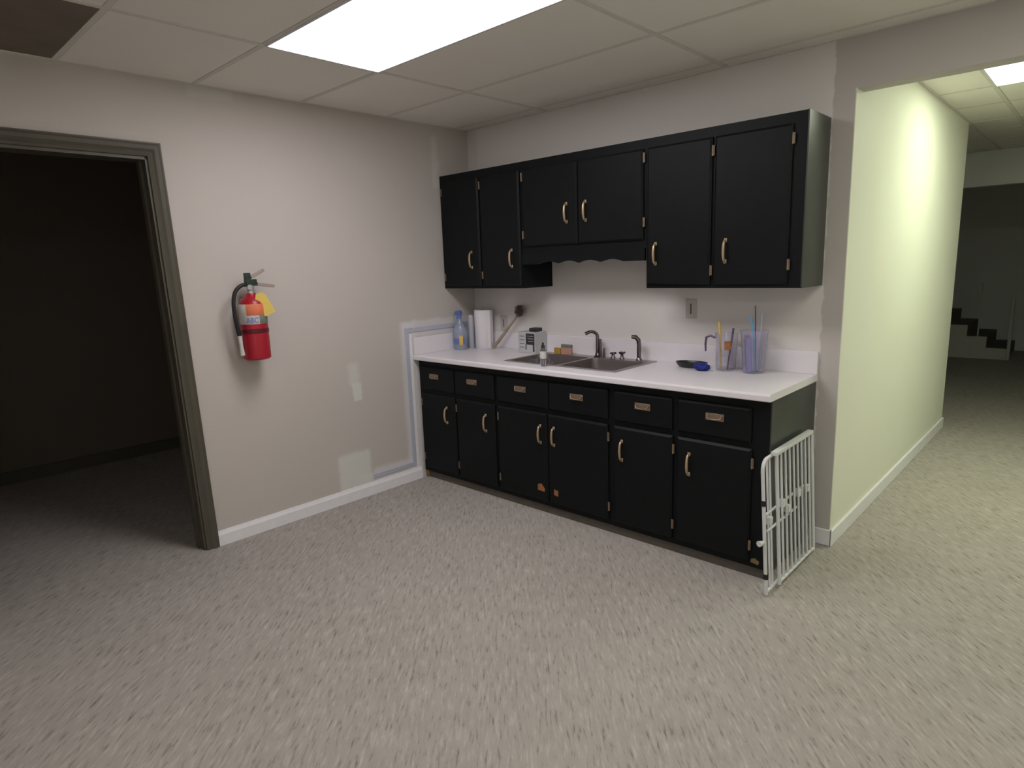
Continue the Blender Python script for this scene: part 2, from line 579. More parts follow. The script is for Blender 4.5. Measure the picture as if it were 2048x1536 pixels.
structure(MB().box(-2.48, -2.466, -5.08, -0.32, 0, 0.10, bev=0.004, seg=1).build('baseboard_side_room', M['casing']))

# raised strip that frames the cabinet end on the left wall
st = MB()
st.box(0, 0.007, -0.700, -0.668, 0.135, 1.118, bev=0.002, seg=1)
st.box(0, 0.0065, -0.700, -0.03, 1.086, 1.118, bev=0.002, seg=1)
st.box(0, 0.0065, -1.045, -0.668, 0.108, 0.138, bev=0.002, seg=1)
structure(st.build('trim_1', M['raceway']))
structure(MB().box(0, 0.004, -0.662, -0.640, 0.09, 1.075, bev=0.001, seg=1).build('trim_2', M['white_trim']))

# door frame (opening to the dark side room)
door = setting('door_1', (0, -2.19, 0))
def casing_prof(s):
    # across the face: offset from opening edge outward, thickness
    return [(0.0, 0.0), (0.0, 0.012), (0.012, 0.016), (0.022, 0.012), (0.034, 0.019), (0.052, 0.021), (0.062, 0.017), (0.068, 0.017), (0.068, 0.0)]
def lean(z):
    return -0.018 * z
cz = MB()
A, B = [], []
pr = casing_prof(1)
for (u, th) in pr:
    A.append(cz.bm.verts.new((th, DY1 + u - 0.002, 0.0)))
    B.append(cz.bm.verts.new((th, DY1 + u + lean(DH + u), DH + u)))
for k in range(len(pr)):
    k2 = (k + 1) % len(pr)
    cz.bm.faces.new((A[k], A[k2], B[k2], B[k]))
cz.bm.faces.new(A); cz.bm.faces.new(B[::-1])
cz.build('casing', M['casing'], door)
cz = MB()
A, B = [], []
for (u, th) in pr:
    A.append(cz.bm.verts.new((th, DY1 + u + lean(DH + u), DH + u)))
    B.append(cz.bm.verts.new((th, DY0 - u, DH + u)))
for k in range(len(pr)):
    k2 = (k + 1) % len(pr)
    cz.bm.faces.new((A[k], A[k2], B[k2], B[k]))
cz.bm.faces.new(A); cz.bm.faces.new(B[::-1])
cz.build('casing', M['casing'], door)
cz = MB()
A, B = [], []
for (u, th) in pr:
    A.append(cz.bm.verts.new((th, DY0 - u, 0)))
    B.append(cz.bm.verts.new((th, DY0 - u, DH + u)))
for k in range(len(pr)):
    k2 = (k + 1) % len(pr)
    cz.bm.faces.new((A[k], A[k2], B[k2], B[k]))
cz.bm.faces.new(A); cz.bm.faces.new(B[::-1])
cz.build('casing', M['casing'], door)
# jambs with stop
jb = MB()
def slab(poly_bottom, poly_top):
    a = [jb.bm.verts.new(p) for p in poly_bottom]
    b = [jb.bm.verts.new(p) for p in poly_top]
    n = len(a)
    jb.bm.faces.new(a[::-1]); jb.bm.faces.new(b)
    for k in range(n):
        jb.bm.faces.new((a[k], a[(k + 1) % n], b[(k + 1) % n], b[k]))
def jamb_pts(z, e):
    y = DY1 + lean(z)
    return [(0.002, y, z), (0.002, y - e, z), (-0.05, y - e, z), (-0.05, y - e - 0.012, z), (-0.09, y - e - 0.012, z),
            (-0.09, y - e, z), (-0.122, y - e, z), (-0.122, y, z)]
slab(jamb_pts(0, 0.012), jamb_pts(DH, 0.012))
jb.build('jamb', M['casing'], door)
MB().box(-0.122, 0.002, DY0, DY0 + 0.014, 0, DH).build('jamb', M['casing'], door)
MB().box(-0.122, 0.002, DY0, DY1 - 0.03, DH - 0.016, DH).build('head_jamb', M['casing'], door)

# ------------------------------------------------------------------ lamps
def ceiling_lamp(label, x0, x1, y0, y1, lens):
    cx, cy = (x0 + x1) / 2, (y0 + y1) / 2
    t = thing('ceiling_light', label, 'light', (cx, cy, H - 0.004), None)
    f = MB()
    e = 0.013
    zb, zt = H - 0.006, H + 0.045
    f.box(x0 + 0.004, x1 - 0.004, y0 + 0.004, y0 + e, zb, zt)
    f.box(x0 + 0.004, x1 - 0.004, y1 - e, y1 - 0.004, zb, zt)
    f.box(x0 + 0.004, x0 + e, y0 + e, y1 - e, zb, zt)
    f.box(x1 - e, x1 - 0.004, y0 + e, y1 - e, zb, zt)
    f.box(x0 + 0.004, x1 - 0.004, y0 + 0.004, y1 - 0.004, zt - 0.004, zt)
    f.build('housing', M['lamp_lip'], t)
    d = MB().box(x0 + e, x1 - e, y0 + e, y1 - e, H - 0.003, H + 0.002)
    d.build('diffuser', lens, t, loc=(cx, cy, H))
    return t
ceiling_lamp('bright white ceiling light panel in front of the black wall cabinets', 0.785, 2.015, -1.955, -1.345, M['lens_main'])
ceiling_lamp('bright ceiling light panel in the hall beyond the opening', 2.965, 4.195, 1.11, 1.72, M['lens_hall'])
ceiling_lamp('ceiling light panel behind the photographer, outside the picture', 3.245, 4.475, -4.395, -3.785, M['lens_back'])

ceiling_lamp('ceiling light panel above the opening side of the room, outside the picture', 3.245, 4.475, -1.345, -0.735, M['lens_side'])

# ------------------------------------------------------------------ cabinets
def pull(cx, y, cz, parent, l=0.112):
    """arched vertical pull, standing off a door face at y (towards -y)"""
    n = 12
    pts = []
    for k in range(n + 1):
        a = PI * k / n
        zz = cz - math.cos(a) * l / 2 * 0.94
        off = (math.sin(a)) ** 0.55 * 0.026
        pts.append((cx, y - off, zz))
    b = MB().tube(pts, [0.0048 + 0.0022 * math.sin(PI * k / n) for k in range(n + 1)], 8)
    for s in (-1, 1):
        b.box(cx - 0.008, cx + 0.008, y - 0.004, y, cz + s * l / 2 * 0.94 - 0.010, cz + s * l / 2 * 0.94 + 0.010, bev=0.0015, seg=1)
    return tag(b.build('handle', M['brass'], parent, smooth=True), 'brass arched pull')

def plate_pull(cx, y, cz, parent):
    w_, h_ = 0.094, 0.036
    pl = MB().box(cx - w_ / 2, cx + w_ / 2, y - 0.003, y, cz - h_ / 2, cz + h_ / 2, bev=0.0012, seg=1)
    pts = [(cx - 0.036, y - 0.003, cz + 0.006)]
    for k in range(9):
        a = PI * k / 8
        pts.append((cx - math.cos(a) * 0.036, y - 0.010 - 0.008 * math.sin(a), cz + 0.004 - 0.014 * math.sin(a) ** 0.6))
    pts.append((cx + 0.036, y - 0.003, cz + 0.006))
    pl.tube(pts, 0.0032, 6)
    for s in (-1, 1):
        pl.box(cx + s * 0.036 - 0.006, cx + s * 0.036 + 0.006, y - 0.010, y - 0.003, cz, cz + 0.012, bev=0.0015, seg=1)
    return tag(pl.build('handle', M['antique'], parent, smooth=True), 'antique brass drawer pull on a back plate')

def hinge(x, y, z, parent, vis=1):
    h = MB()
    h.tube([(x, y - 0.003, z - 0.026), (x, y - 0.003, z + 0.026)], 0.0032, 8)
    h.box(x - 0.007, x + 0.007, y - 0.0018, y + 0.001, z - 0.024, z + 0.024)
    return h.build('hinge', M['antique'], parent, smooth=True)

def slab_front(x0, x1, z0, z1, y0, t=0.019, ch=0.011):
    """lipped slab: bevelled all round towards the face (face at y0 - t)"""
    b = MB()
    vs0 = [(x0, z0), (x1, z0), (x1, z1), (x0, z1)]
    vs1 = [(x0 + ch, z0 + ch), (x1 - ch, z0 + ch), (x1 - ch, z1 - ch), (x0 + ch, z1 - ch)]
    A = [b.bm.verts.new((x, y0, z)) for x, z in vs0]
    Bv = [b.bm.verts.new((x, y0 - t * 0.5, z)) for x, z in vs0]
    Cv = [b.bm.verts.new((x, y0 - t, z)) for x, z in vs1]
    b.bm.faces.new(A)
    b.bm.faces.new(Cv)
    for k in range(4):
        k2 = (k + 1) % 4
        b.bm.faces.new((A[k], A[k2], Bv[k2], Bv[k]))
        b.bm.faces.new((Bv[k], Bv[k2], Cv[k2], Cv[k]))
    return b

YU = -0.295   # carcass front of the wall units
TU = 0.019
def door(parent, x0, x1, z0, z1, yf, handle_x, handle_z, hinge_side, hz, name='door'):
    d = slab_front(x0, x1, z0, z1, yf).build(name, M['black'], parent)
    pull(handle_x, yf - TU, handle_z, d)
    hx = x0 + 0.001 if hinge_side < 0 else x1 - 0.001
    for z in hz:
        hinge(hx + hinge_side * 0.004, yf - 0.010, z, d)
    return d

def carcass(parent, x0, x1, yf, z0, z1, mats, toe=None):
    b = MB()
    b.box(x0 + 0.0006, x1 - 0.0006, yf, 0.0 - 0.001, z0, z1)
    return b.build('carcass', mats, parent)

ZU0, ZU1 = 1.379, 2.176
wallcabs = 'black wall cabinets'
u1 = thing('wall_cabinet', 'tall black two-door wall cabinet at the left end, against the left wall', 'cabinet', (0.40, -0.15, ZU0))
carcass(u1, 0.0, 0.79, YU, ZU0, ZU1, M['black'])
door(u1, 0.028, 0.402, ZU0 + 0.018, ZU1 - 0.05, YU, 0.322, 1.578, -1, (2.06, 1.46))
door(u1, 0.418, 0.779, ZU0 + 0.018, ZU1 - 0.05, YU, 0.705, 1.576, -1, (2.07, 1.47))
# short unit over the sink with scalloped valance
u2 = thing('wall_cabinet', 'short black two-door wall cabinet over the sink with a scalloped lower edge', 'cabinet', (1.245, -0.15, 1.60))
MB().box(0.7906, 1.7094, YU, -0.001, 1.60, ZU1).build('carcass', M['black'], u2)
door(u2, 0.806, 1.243, 1.645, ZU1 - 0.05, YU, 1.168, 1.832, -1, (2.08, 1.72))
door(u2, 1.248, 1.695, 1.645, ZU1 - 0.05, YU, 1.310, 1.832, 1, (2.08, 1.74))
sc_ = [(0.791, 1.60)]
n = 96
for k in range(n + 1):
    x = 0.791 + (1.709 - 0.791) * k / n
    u = (x - 1.25) / 0.459
    z = 1.532 + (0.015 * abs(math.sin(u * PI * 2.9)) ** 0.8 if abs(u) < 0.69 else 0.0)
    sc_.append((x, z))
sc_.append((1.709, 1.60))
MB().prism(sc_, 'y', YU, YU - 0.018).build('valance', M['black'], u2)
u3 = thing('wall_cabinet', 'tall black two-door wall cabinet at the right end, nearest the opening', 'cabinet', (2.13, -0.15, ZU0))
carcass(u3, 1.71, 2.543, YU, ZU0, ZU1, M['black'])
MB().box(2.543, 2.549, YU - 0.001, -0.001, ZU0 - 0.001, ZU1 + 0.001).build('side_panel', M['black_side_lit'], u3)
door(u3, 1.722, 2.092, ZU0 + 0.018, ZU1 - 0.05, YU, 1.778, 1.566, 1, (2.06, 1.47))
door(u3, 2.108, 2.482, ZU0 + 0.018, ZU1 - 0.05, YU, 2.176, 1.566, 1, (2.06, 1.49))

YB = -0.585   # carcass front of the base units
ZB0, ZB1 = 0.052, CT - 0.036
bspec = [
    ('black base cabinet at the left end with two drawers over two narrow doors', 0.0, 0.78,
     [(0.028, 0.379, 0.182), (0.392, 0.768, 0.570)],
     [(0.028, 0.384, 0.303, -1), (0.398, 0.768, 0.690, -1)]),
    ('black sink base cabinet in the middle with orange marks near its foot', 0.78, 1.663,
     [(0.800, 1.222, 1.004), (1.228, 1.650, 1.441)],
     [(0.800, 1.210, 1.162, -1), (1.215, 1.650, 1.268, 1)]),
    ('black base cabinet at the right end, beside the white gate', 1.663, 2.540,
     [(1.690, 2.045, 1.876), (2.076, 2.455, 2.278)],
     [(1.690, 2.050, 1.748, 1), (2.076, 2.462, 2.147, 1)])]
for bi, (lab, x0, x1, drs, dos) in enumerate(bspec):
    t = thing('base_cabinet', lab, 'cabinet', ((x0 + x1) / 2, -0.3, 0.0))
    c = MB()
    if bi == 1:   # open inside so that the sink bowls hang in it
        c.box(x0 + 0.0006, x0 + 0.018, YB, -0.001, ZB0, ZB1)
        c.box(x1 - 0.018, x1 - 0.0006, YB, -0.001, ZB0, ZB1)
        c.box(x0 + 0.018, x1 - 0.018, YB, YB + 0.018, ZB0, ZB1)
        c.box(x0 + 0.018, x1 - 0.018, YB + 0.018, -0.001, ZB0, ZB0 + 0.018)
        c.box(x0 + 0.018, x1 - 0.018, -0.012, -0.001, ZB0 + 0.018, ZB1)
    else:
        c.box(x0 + 0.0006, x1 - 0.0006, YB, -0.001, ZB0, ZB1)
    c.build('carcass', M['black'], t)
    MB().box(x0 + (0.035 if bi == 0 else 0), x1 - (0.008 if bi == 2 else 0), YB + 0.012, YB + 0.03, 0.0, ZB0).build('toe_kick', M['toe'], t)
    for (a, b_, hx) in drs:
        top = 0.842
        d = slab_front(a, b_, 0.672, top, YB).build('drawer' if bi != 1 else 'drawer_front', M['black'], t)
        plate_pull(hx, YB - TU, 0.776, d)
    for (a, b_, hx, hs) in dos:
        hz = (0.575, 0.165)
        d = door(t, a, b_, 0.085, 0.645, YB, hx, 0.513, hs, hz)
        if bi == 1:
            if hs < 0:
                tag(MB().prism([(1.128, 0.150), (1.182, 0.147), (1.186, 0.166), (1.160, 0.196), (1.130, 0.188)], 'y', YB - TU, YB - TU - 0.0008)
                    .build('sticker', M['orange'], d), 'worn orange-brown patch')
            else:
                tag(MB().prism([(1.258, 0.145), (1.290, 0.140), (1.292, 0.176), (1.260, 0.181)], 'y', YB - TU, YB - TU - 0.0008)
                    .build('sticker', M['orange'], d), 'worn orange-brown patch')
    if bi == 2:
        MB().box(2.540, 2.546, YB - 0.002, -0.001, ZB0 - 0.03, ZB1).build('side_panel', M['black_side_lit'], t)
        tag(MB().prism([(2.470, 0.075), (2.508, 0.070), (2.512, 0.088), (2.490, 0.100), (2.472, 0.092)], 'y', YB, YB - 0.0008)
            .build('wear_patch', M['raw_wood'], t), 'bare yellow-brown wood where the paint is chipped')
    if bi == 0:
        tag(MB().box(0.012, 0.036, YB - 0.002, YB + 0.03, 0.0, ZB0 - 0.001).build('foot_block', M['raw_wood'], t), 'bare wood block under the left end')

# ------------------------------------------------------------------ worktop with splashes
YC = -0.636
WX = 2.552
SX0, SX1, SY0, SY1 = 0.775, 1.640, -0.505, -0.052     # sink rim
ct = thing('worktop', 'white laminate worktop with raised back and side splash on the black base cabinets', 'worktop', (1.27, -0.3, ZB1))
b = MB()
hx0, hx1, hy0, hy1 = SX0 + 0.02, SX1 - 0.02, SY0 + 0.02, SY1 - 0.02
zt, zb = CT, ZB1 + 0.001
b.box(0.001, hx0, YC + 0.018, -0.001, zb, zt)
b.box(hx1, WX, YC + 0.018, -0.001, zb, zt)
b.box(hx0, hx1, YC + 0.018, hy0, zb, zt)
b.box(hx0, hx1, hy1, -0.001, zb, zt)
fr = [(YC + 0.018, zt), (YC + 0.010, zt), (YC + 0.003, zt - 0.003), (YC, zt - 0.010), (YC, zb + 0.004), (YC + 0.003, zb), (YC + 0.018, zb)]
b.prism(fr, 'x', 0.001, WX)
b.build('slab', M['laminate'], ct)
sp = MB()
sp.box(0.019, WX, -0.019, -0.001, CT, CT + 0.118, bev=0.004)
sp.build('backsplash', M['laminate'], ct)
sp = MB()
sp.box(0.001, 0.019, YC + 0.006, -0.001, CT, CT + 0.126, bev=0.004)
sp.build('side_splash', M['laminate'], ct)

# ------------------------------------------------------------------ sink
sk = thing('sink', 'stainless steel double-bowl sink set into the white worktop', 'sink', ((SX0 + SX1) / 2, (SY0 + SY1) / 2, CT))
b = MB()
mid = (SX0 + SX1) / 2
bowls = [(SX0 + 0.035, mid - 0.015), (mid + 0.015, SX1 - 0.035)]
by0, by1 = SY0 + 0.030, SY1 - 0.075
z1_, z0_ = CT + 0.004, CT
b.box(SX0, SX1, SY0, by0, z0_, z1_, bev=0.0015, seg=1)
b.box(SX0, SX1, by1, SY1, z0_, z1_, bev=0.0015, seg=1)
b.box(SX0, bowls[0][0], by0, by1, z0_, z1_)
b.box(bowls[0][1], bowls[1][0], by0, by1, z0_, z1_)
b.box(bowls[1][1], SX1, by0, by1, z0_, z1_)
b.build('rim', M['steel'], sk)
for (a, c_) in bowls:
    bb = MB()
    n = 6
    r = 0.04
    def rr(inset, z):
        pts = []
        x0, x1, y0, y1 = a + inset, c_ - inset, by0 + inset, by1 - inset
        for (cx, cy, a0) in ((x1 - r, y1 - r, 0), (x0 + r, y1 - r, PI / 2), (x0 + r, y0 + r, PI), (x1 - r, y0 + r, 1.5 * PI)):
            for k in range(n + 1):
                an = a0 + PI / 2 * k / n
                pts.append((cx + r * math.cos(an), cy + r * math.sin(an), z))
        return pts
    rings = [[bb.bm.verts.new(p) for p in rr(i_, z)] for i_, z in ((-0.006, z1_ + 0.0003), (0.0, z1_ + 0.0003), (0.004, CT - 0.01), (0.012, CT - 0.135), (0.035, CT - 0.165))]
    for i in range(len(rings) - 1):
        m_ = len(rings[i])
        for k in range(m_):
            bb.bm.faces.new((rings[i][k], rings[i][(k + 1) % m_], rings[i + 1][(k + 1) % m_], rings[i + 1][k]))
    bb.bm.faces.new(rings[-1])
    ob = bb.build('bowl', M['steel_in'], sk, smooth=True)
    MB().lathe([(0.0, 0.001), (0.018, 0.001), (0.030, 0.004), (0.042, 0.003), (0.044, 0.0)], (a + c_) / 2, (by0 + by1) / 2, CT - 0.165).build('strainer', M['chrome'], ob, smooth=True)

ZS = CT + 0.004
# main faucet
fx, fy = 1.225, -0.088
f = thing('faucet', 'dark chrome swan-neck faucet rising behind the middle of the sink', 'faucet', (fx, fy, ZS))
MB().lathe([(0.0, 0), (0.026, 0), (0.026, 0.006), (0.018, 0.012), (0.014, 0.03), (0, 0.03)], fx, fy, ZS).build('base', M['chrome'], f, smooth=True)
pts = [(fx, fy, ZS + 0.02), (fx, fy, ZS + 0.135)]
for k in range(1, 9):
    a = PI / 2 * k / 8 * 1.25
    pts.append((fx - 0.026 * (1 - math.cos(a)), fy - 0.034 * (1 - math.cos(a)), ZS + 0.135 + 0.032 * math.sin(a)))
pts.append((pts[-1][0] - 0.014, pts[-1][1] - 0.016, pts[-1][2] - 0.010))
MB().tube(pts, [0.012] * 2 + [0.0105] * 8 + [0.012], 12).build('spout', M['chrome'], f, smooth=True)
MB().tube([(fx + 0.022, fy, ZS), (fx + 0.022, fy + 0.002, ZS + 0.12)], [0.010, 0.007], 10).build('riser', M['chrome'], f, smooth=True)
MB().tube([(fx + 0.05, fy, ZS), (fx + 0.05, fy, ZS + 0.04), (fx + 0.052, fy, ZS + 0.062)], [0.010, 0.008, 0.005], 10).build('lever', M['chrome'], f, smooth=True)
# tap handles
for k, (hx, lab) in enumerate(((1.345, 'small low chrome tap handle right of the swan-neck faucet'), (1.412, 'low chrome tap handle nearest the side spray'))):
    t = thing('tap_handle', lab, 'tap', (hx, fy, ZS))
    MB().lathe([(0, 0), (0.017, 0), (0.015, 0.010), (0.010, 0.016), (0.010, 0.026), (0, 0.026)], hx, fy, ZS).build('base', M['chrome'], t, smooth=True)
    kb = MB()
    for s in range(4):
        a = PI / 4 + s * PI / 2
        kb.tube([(hx, fy, ZS + 0.033), (hx + 0.020 * math.cos(a), fy + 0.020 * math.sin(a), ZS + 0.034 + 0.01 * k)], [0.008, 0.0055], 8)
    kb.build('cross_knob', M['chrome'], t, smooth=True)
# side spray
sx_, sy_ = 1.535, -0.088
t = thing('side_spray', 'upright dark chrome side spray at the right end of the sink', 'faucet', (sx_, sy_, ZS))
MB().lathe([(0, 0), (0.021, 0), (0.018, 0.010), (0.012, 0.020), (0, 0.020)], sx_, sy_, ZS).build('base', M['chrome'], t, smooth=True)
pts = [(sx_, sy_, ZS + 0.012), (sx_, sy_, ZS + 0.10), (sx_ - 0.002, sy_ - 0.003, ZS + 0.128), (sx_ - 0.014, sy_ - 0.018, ZS + 0.148), (sx_ - 0.03, sy_ - 0.036, ZS + 0.150)]
MB().tube(pts, [0.013, 0.013, 0.014, 0.014, 0.012], 12).build('spray_head', M['chrome'], t, smooth=True)

# ------------------------------------------------------------------ things on the worktop
# spray bottle
def spray_bottle(cx, cy):
    t = thing('spray_bottle', 'pale blue spray bottle with blue and yellow label in the left corner of the worktop', 'bottle', (cx, cy, CT))
    MB().lathe([(0, 0.001), (0.050, 0.001), (0.055, 0.008), (0.056, 0.13), (0.050, 0.16), (0.034, 0.19), (0.018, 0.215), (0.015, 0.235), (0, 0.235)], cx, cy, CT, sy=0.85).build('body', M['blue_liquid'], t, smooth=True)
    lb = MB().lathe([(0.0570, 0.045), (0.0575, 0.047), (0.0575, 0.085), (0.0570, 0.087)], cx, cy, CT, sy=0.86, seg=20, a0=-PI * 0.75, a1=-0.1).build('label', M['blue_plastic'], t, smooth=True)
    MB().lathe([(0.0585, 0.038), (0.0590, 0.040), (0.0590, 0.105), (0.0585, 0.107)], cx, cy, CT, sy=0.87, seg=8, a0=-PI * 0.30, a1=-PI * 0.14).build('print', M['yellow'], lb, smooth=True)
    MB().lathe([(0, 0.233), (0.018, 0.233), (0.018, 0.255), (0.012, 0.258), (0, 0.258)], cx, cy, CT).build('collar', M['blue_plastic'], t, smooth=True)
    h = MB()
    h.prism([(cx - 0.035, 0.258 + CT), (cx + 0.020, 0.256 + CT), (cx + 0.026, 0.275 + CT), (cx + 0.014, 0.292 + CT), (cx - 0.020, 0.290 + CT), (cx - 0.038, 0.278 + CT)], 'y', cy - 0.012, cy + 0.012)
    h.build('trigger_head', M['blue_plastic'], t)
    MB().tube([(cx - 0.020, cy, CT + 0.262), (cx - 0.034, cy, CT + 0.245), (cx - 0.036, cy, CT + 0.205)], [0.005, 0.006, 0.004], 8).build('trigger', M['milky'], t, smooth=True)
spray_bottle(0.082, -0.245)
t = thing('slim_bottle', 'slim milky white bottle between the spray bottle and the paper towels', 'bottle', (0.098, -0.143, CT))
MB().lathe([(0, 0.001), (0.021, 0.001), (0.024, 0.006), (0.024, 0.228), (0.020, 0.236), (0, 0.236)], 0.098, -0.143, CT).build('body', M['milky'], t, smooth=True)
MB().lathe([(0, 0.236), (0.018, 0.236), (0.018, 0.250), (0, 0.252)], 0.098, -0.143, CT).build('cap', M['label_w'], t, smooth=True)
t = thing('paper_towel_roll', 'white roll of paper towels standing on end beside the bottles', 'paper towels', (0.192, -0.100, CT))
px_, py_ = 0.192, -0.098
MB().lathe([(0.022, 0.288), (0.022, 0.001), (0.068, 0.001), (0.070, 0.004), (0.070, 0.285), (0.068, 0.288), (0.022, 0.288)], px_, py_, CT, seg=40).build('roll', M['paper'], t, smooth=True)
MB().lathe([(0.0195, 0.291), (0.0195, 0.0005), (0.0218, 0.0005), (0.0218, 0.291), (0.0195, 0.291)], px_, py_, CT).build('core', M['kraft'], t, smooth=True)
MB().prism([(px_ + 0.0655, py_ - 0.026), (px_ + 0.078, py_ - 0.012), (px_ + 0.0795, py_ - 0.012), (px_ + 0.0665, py_ - 0.0275)], 'z', CT + 0.002, CT + 0.285).build('loose_sheet', M['paper'], t)

# brush leaning on the wall
t = thing('dish_brush', 'tan long-handled brush with dark round head leaning against the wall', 'brush', (0.295, -0.06, CT))
p0, p1 = Vector((0.290, -0.105, CT + 0.006)), Vector((0.505, -0.045, CT + 0.262))
dv = (p1 - p0)
pts = [p0 + dv * s for s in (0, 0.05, 0.3, 0.6, 0.85, 1.0)]
MB().tube(pts, [0.009, 0.013, 0.012, 0.009, 0.008, 0.010], 10).build('handle', M['tan'], t, smooth=True)
hd = MB().lathe([(0, -0.014), (0.030, -0.014), (0.036, -0.006), (0.036, 0.004), (0.028, 0.010), (0, 0.012)], 0, 0, 0, seg=24)
rot = Matrix.Rotation(math.radians(80), 4, 'X') @ Matrix.Rotation(0, 4, 'Z')
bmesh.ops.transform(hd.bm, matrix=Matrix.Translation(p1 + dv.normalized() * 0.03) @ rot @ Matrix.Scale(1.15, 4, (0, 1, 0)), verts=hd.bm.verts)
hd = hd.build('brush_head', M['tan'], t, smooth=True)
br = MB()
c0 = p1 + dv.normalized() * 0.03 + Vector((0, -0.012, 0))
for k in range(60):
    a, r = k * 2.39996, 0.032 * math.sqrt((k + 0.5) / 60)
    q = c0 + Vector((r * math.cos(a), 0, r * math.sin(a) * 1.15))
    br.tube([q, q + Vector((0.25 * r * math.cos(a), -0.022, 0.25 * r * math.sin(a)))], [0.0035, 0.0030], 5)
br = br.build('bristles', M['bristle'], hd)
br['kind'] = 'stuff'

# printed carton with a small dark lid on top
bx0, bx1, by0_, by1_ = 0.585, 0.742, -0.150, -0.026
t = thing('carton', 'grey-white carton with black printed front standing left of the sink', 'box', (0.66, -0.09, CT))
MB().box(bx0, bx1, by0_, by1_, CT + 0.001, CT + 0.148, bev=0.002, seg=1).build('box', M['carton'], t)
p_ = MB()
p_.box(0.660, 0.738, by0_ - 0.0010, by0_, CT + 0.060, CT + 0.138)
p_.box(0.655, 0.662, by0_ - 0.0010, by0_, CT + 0.022, CT + 0.060)
p_.box(0.722, 0.736, by0_ - 0.0010, by0_, CT + 0.012, CT + 0.060)
for k in range(4):
    p_.box(0.600, 0.645, by0_ - 0.0008, by0_, CT + 0.115 - k * 0.026, CT + 0.119 - k * 0.026)
p_.build('print', M['black_print'], t)
p_ = MB()
for k in range(3):
    p_.box(0.672 + 0.004 * k, 0.726, by0_ - 0.0016, by0_ - 0.0008, CT + 0.118 - k * 0.018, CT + 0.121 - k * 0.018)
p_.build('print', M['label_w'], t)
t = thing('carton_lid', 'small dark block lying on top of the printed carton', 'cloth', (0.70, -0.08, CT + 0.149))
MB().box(0.668, 0.736, -0.125, -0.060, CT + 0.149, CT + 0.174, bev=0.006).build('lid', M['black_print'], t, smooth=True)

# crumpled clear plastic in the left bowl
def crumple(name, label, cat, cx, cy, z, rx, ry, rz, mat, seed=1, amp=0.28):
    rnd = random.Random(seed)
    bm = bmesh.new()
    bmesh.ops.create_icosphere(bm, subdivisions=3, radius=1.0)
    for v in bm.verts:
        k = 1 + rnd.uniform(-amp, amp)
        v.co = Vector((v.co.x * rx * k, v.co.y * ry * k, max(-0.9, v.co.z) * rz * k))
    me = bpy.data.meshes.new(name)
    bmesh.ops.translate(bm, verts=bm.verts, vec=(0, 0, -min(v.co.z for v in bm.verts)))
    bm.to_mesh(me); bm.free()
    me.materials.append(mat)
    o = bpy.data.objects.new(name, me)
    COL.objects.link(o)
    o.location = (cx, cy, z)
    return tag(o, label, cat)
crumple('plastic_wrap', 'crumpled clear plastic lying in the left bowl of the sink', 'plastic', 0.995, -0.375, CT - 0.163, 0.10, 0.055, 0.088, M['clear'], 3)

# dish soap bottle at the sink's front rim
qx, qy = 1.150, -0.545
t = thing('soap_bottle', 'small clear bottle with white label and dark cap at the front rim of the sink', 'bottle', (qx, qy, CT))
MB().lathe([(0, 0.001), (0.017, 0.001), (0.020, 0.006), (0.020, 0.095), (0.014, 0.110), (0.009, 0.116), (0, 0.116)], qx, qy, CT, sy=0.8).build('body', M['clear'], t, smooth=True)
MB().lathe([(0.0208, 0.050), (0.0212, 0.052), (0.0212, 0.092), (0.0208, 0.094)], qx, qy, CT, sy=0.82, seg=20, a0=-PI, a1=0.2).build('label', M['label_w'], t, smooth=True)
MB().lathe([(0, 0.114), (0.012, 0.114), (0.012, 0.128), (0.007, 0.132), (0.006, 0.146), (0, 0.146)], qx, qy, CT).build('cap', M['green_dark'], t, smooth=True)

# sponges at the back rim
def sponge(x0, x1, z0, z1, mats, label, rotz, y):
    t = thing('sponge', label, 'sponge', ((x0 + x1) / 2, y, z0))
    MB().box(x0, x1, y - 0.010, y + 0.010, z0 + 0.001, z0 + (z1 - z0) * 0.7, bev=0.004).build('foam', mats[0], t, smooth=True)
    MB().box(x0, x1, y - 0.010, y + 0.010, z0 + (z1 - z0) * 0.7, z1, bev=0.003).build('scourer', mats[1], t, smooth=True)
sponge(0.935, 1.02, ZS, ZS + 0.068, (M['sponge_p'], M['sponge_g']), 'pink sponge with grey-green scourer standing on the back rim of the sink', 0, -0.095)
t = tag(MB().box(0.875, 0.932, -0.108, -0.085, ZS + 0.0005, ZS + 0.042, bev=0.006).build('sponge', M['sponge_y'], smooth=True), 'ochre sponge left of the pink and green one', 'sponge')

# dish, cloth, jug and cup at the right
dx_, dy_ = 1.905, -0.125
t = thing('oval_dish', 'low black oval dish on the worktop right of the sink', 'dish', (dx_, dy_, CT))
MB().lathe([(0, 0.001), (0.070, 0.001), (0.085, 0.012), (0.096, 0.030), (0.091, 0.030), (0.078, 0.012), (0.06, 0.006), (0, 0.006)], dx_, dy_, CT, sy=0.62, seg=40).build('bowl', M['dish'], t, smooth=True)
crumple('blue_cloth', 'crumpled navy blue cloth beside the clear jug', 'cloth', 2.010, -0.205, CT + 0.0005, 0.046, 0.028, 0.022, M['navy'], 5, 0.15)

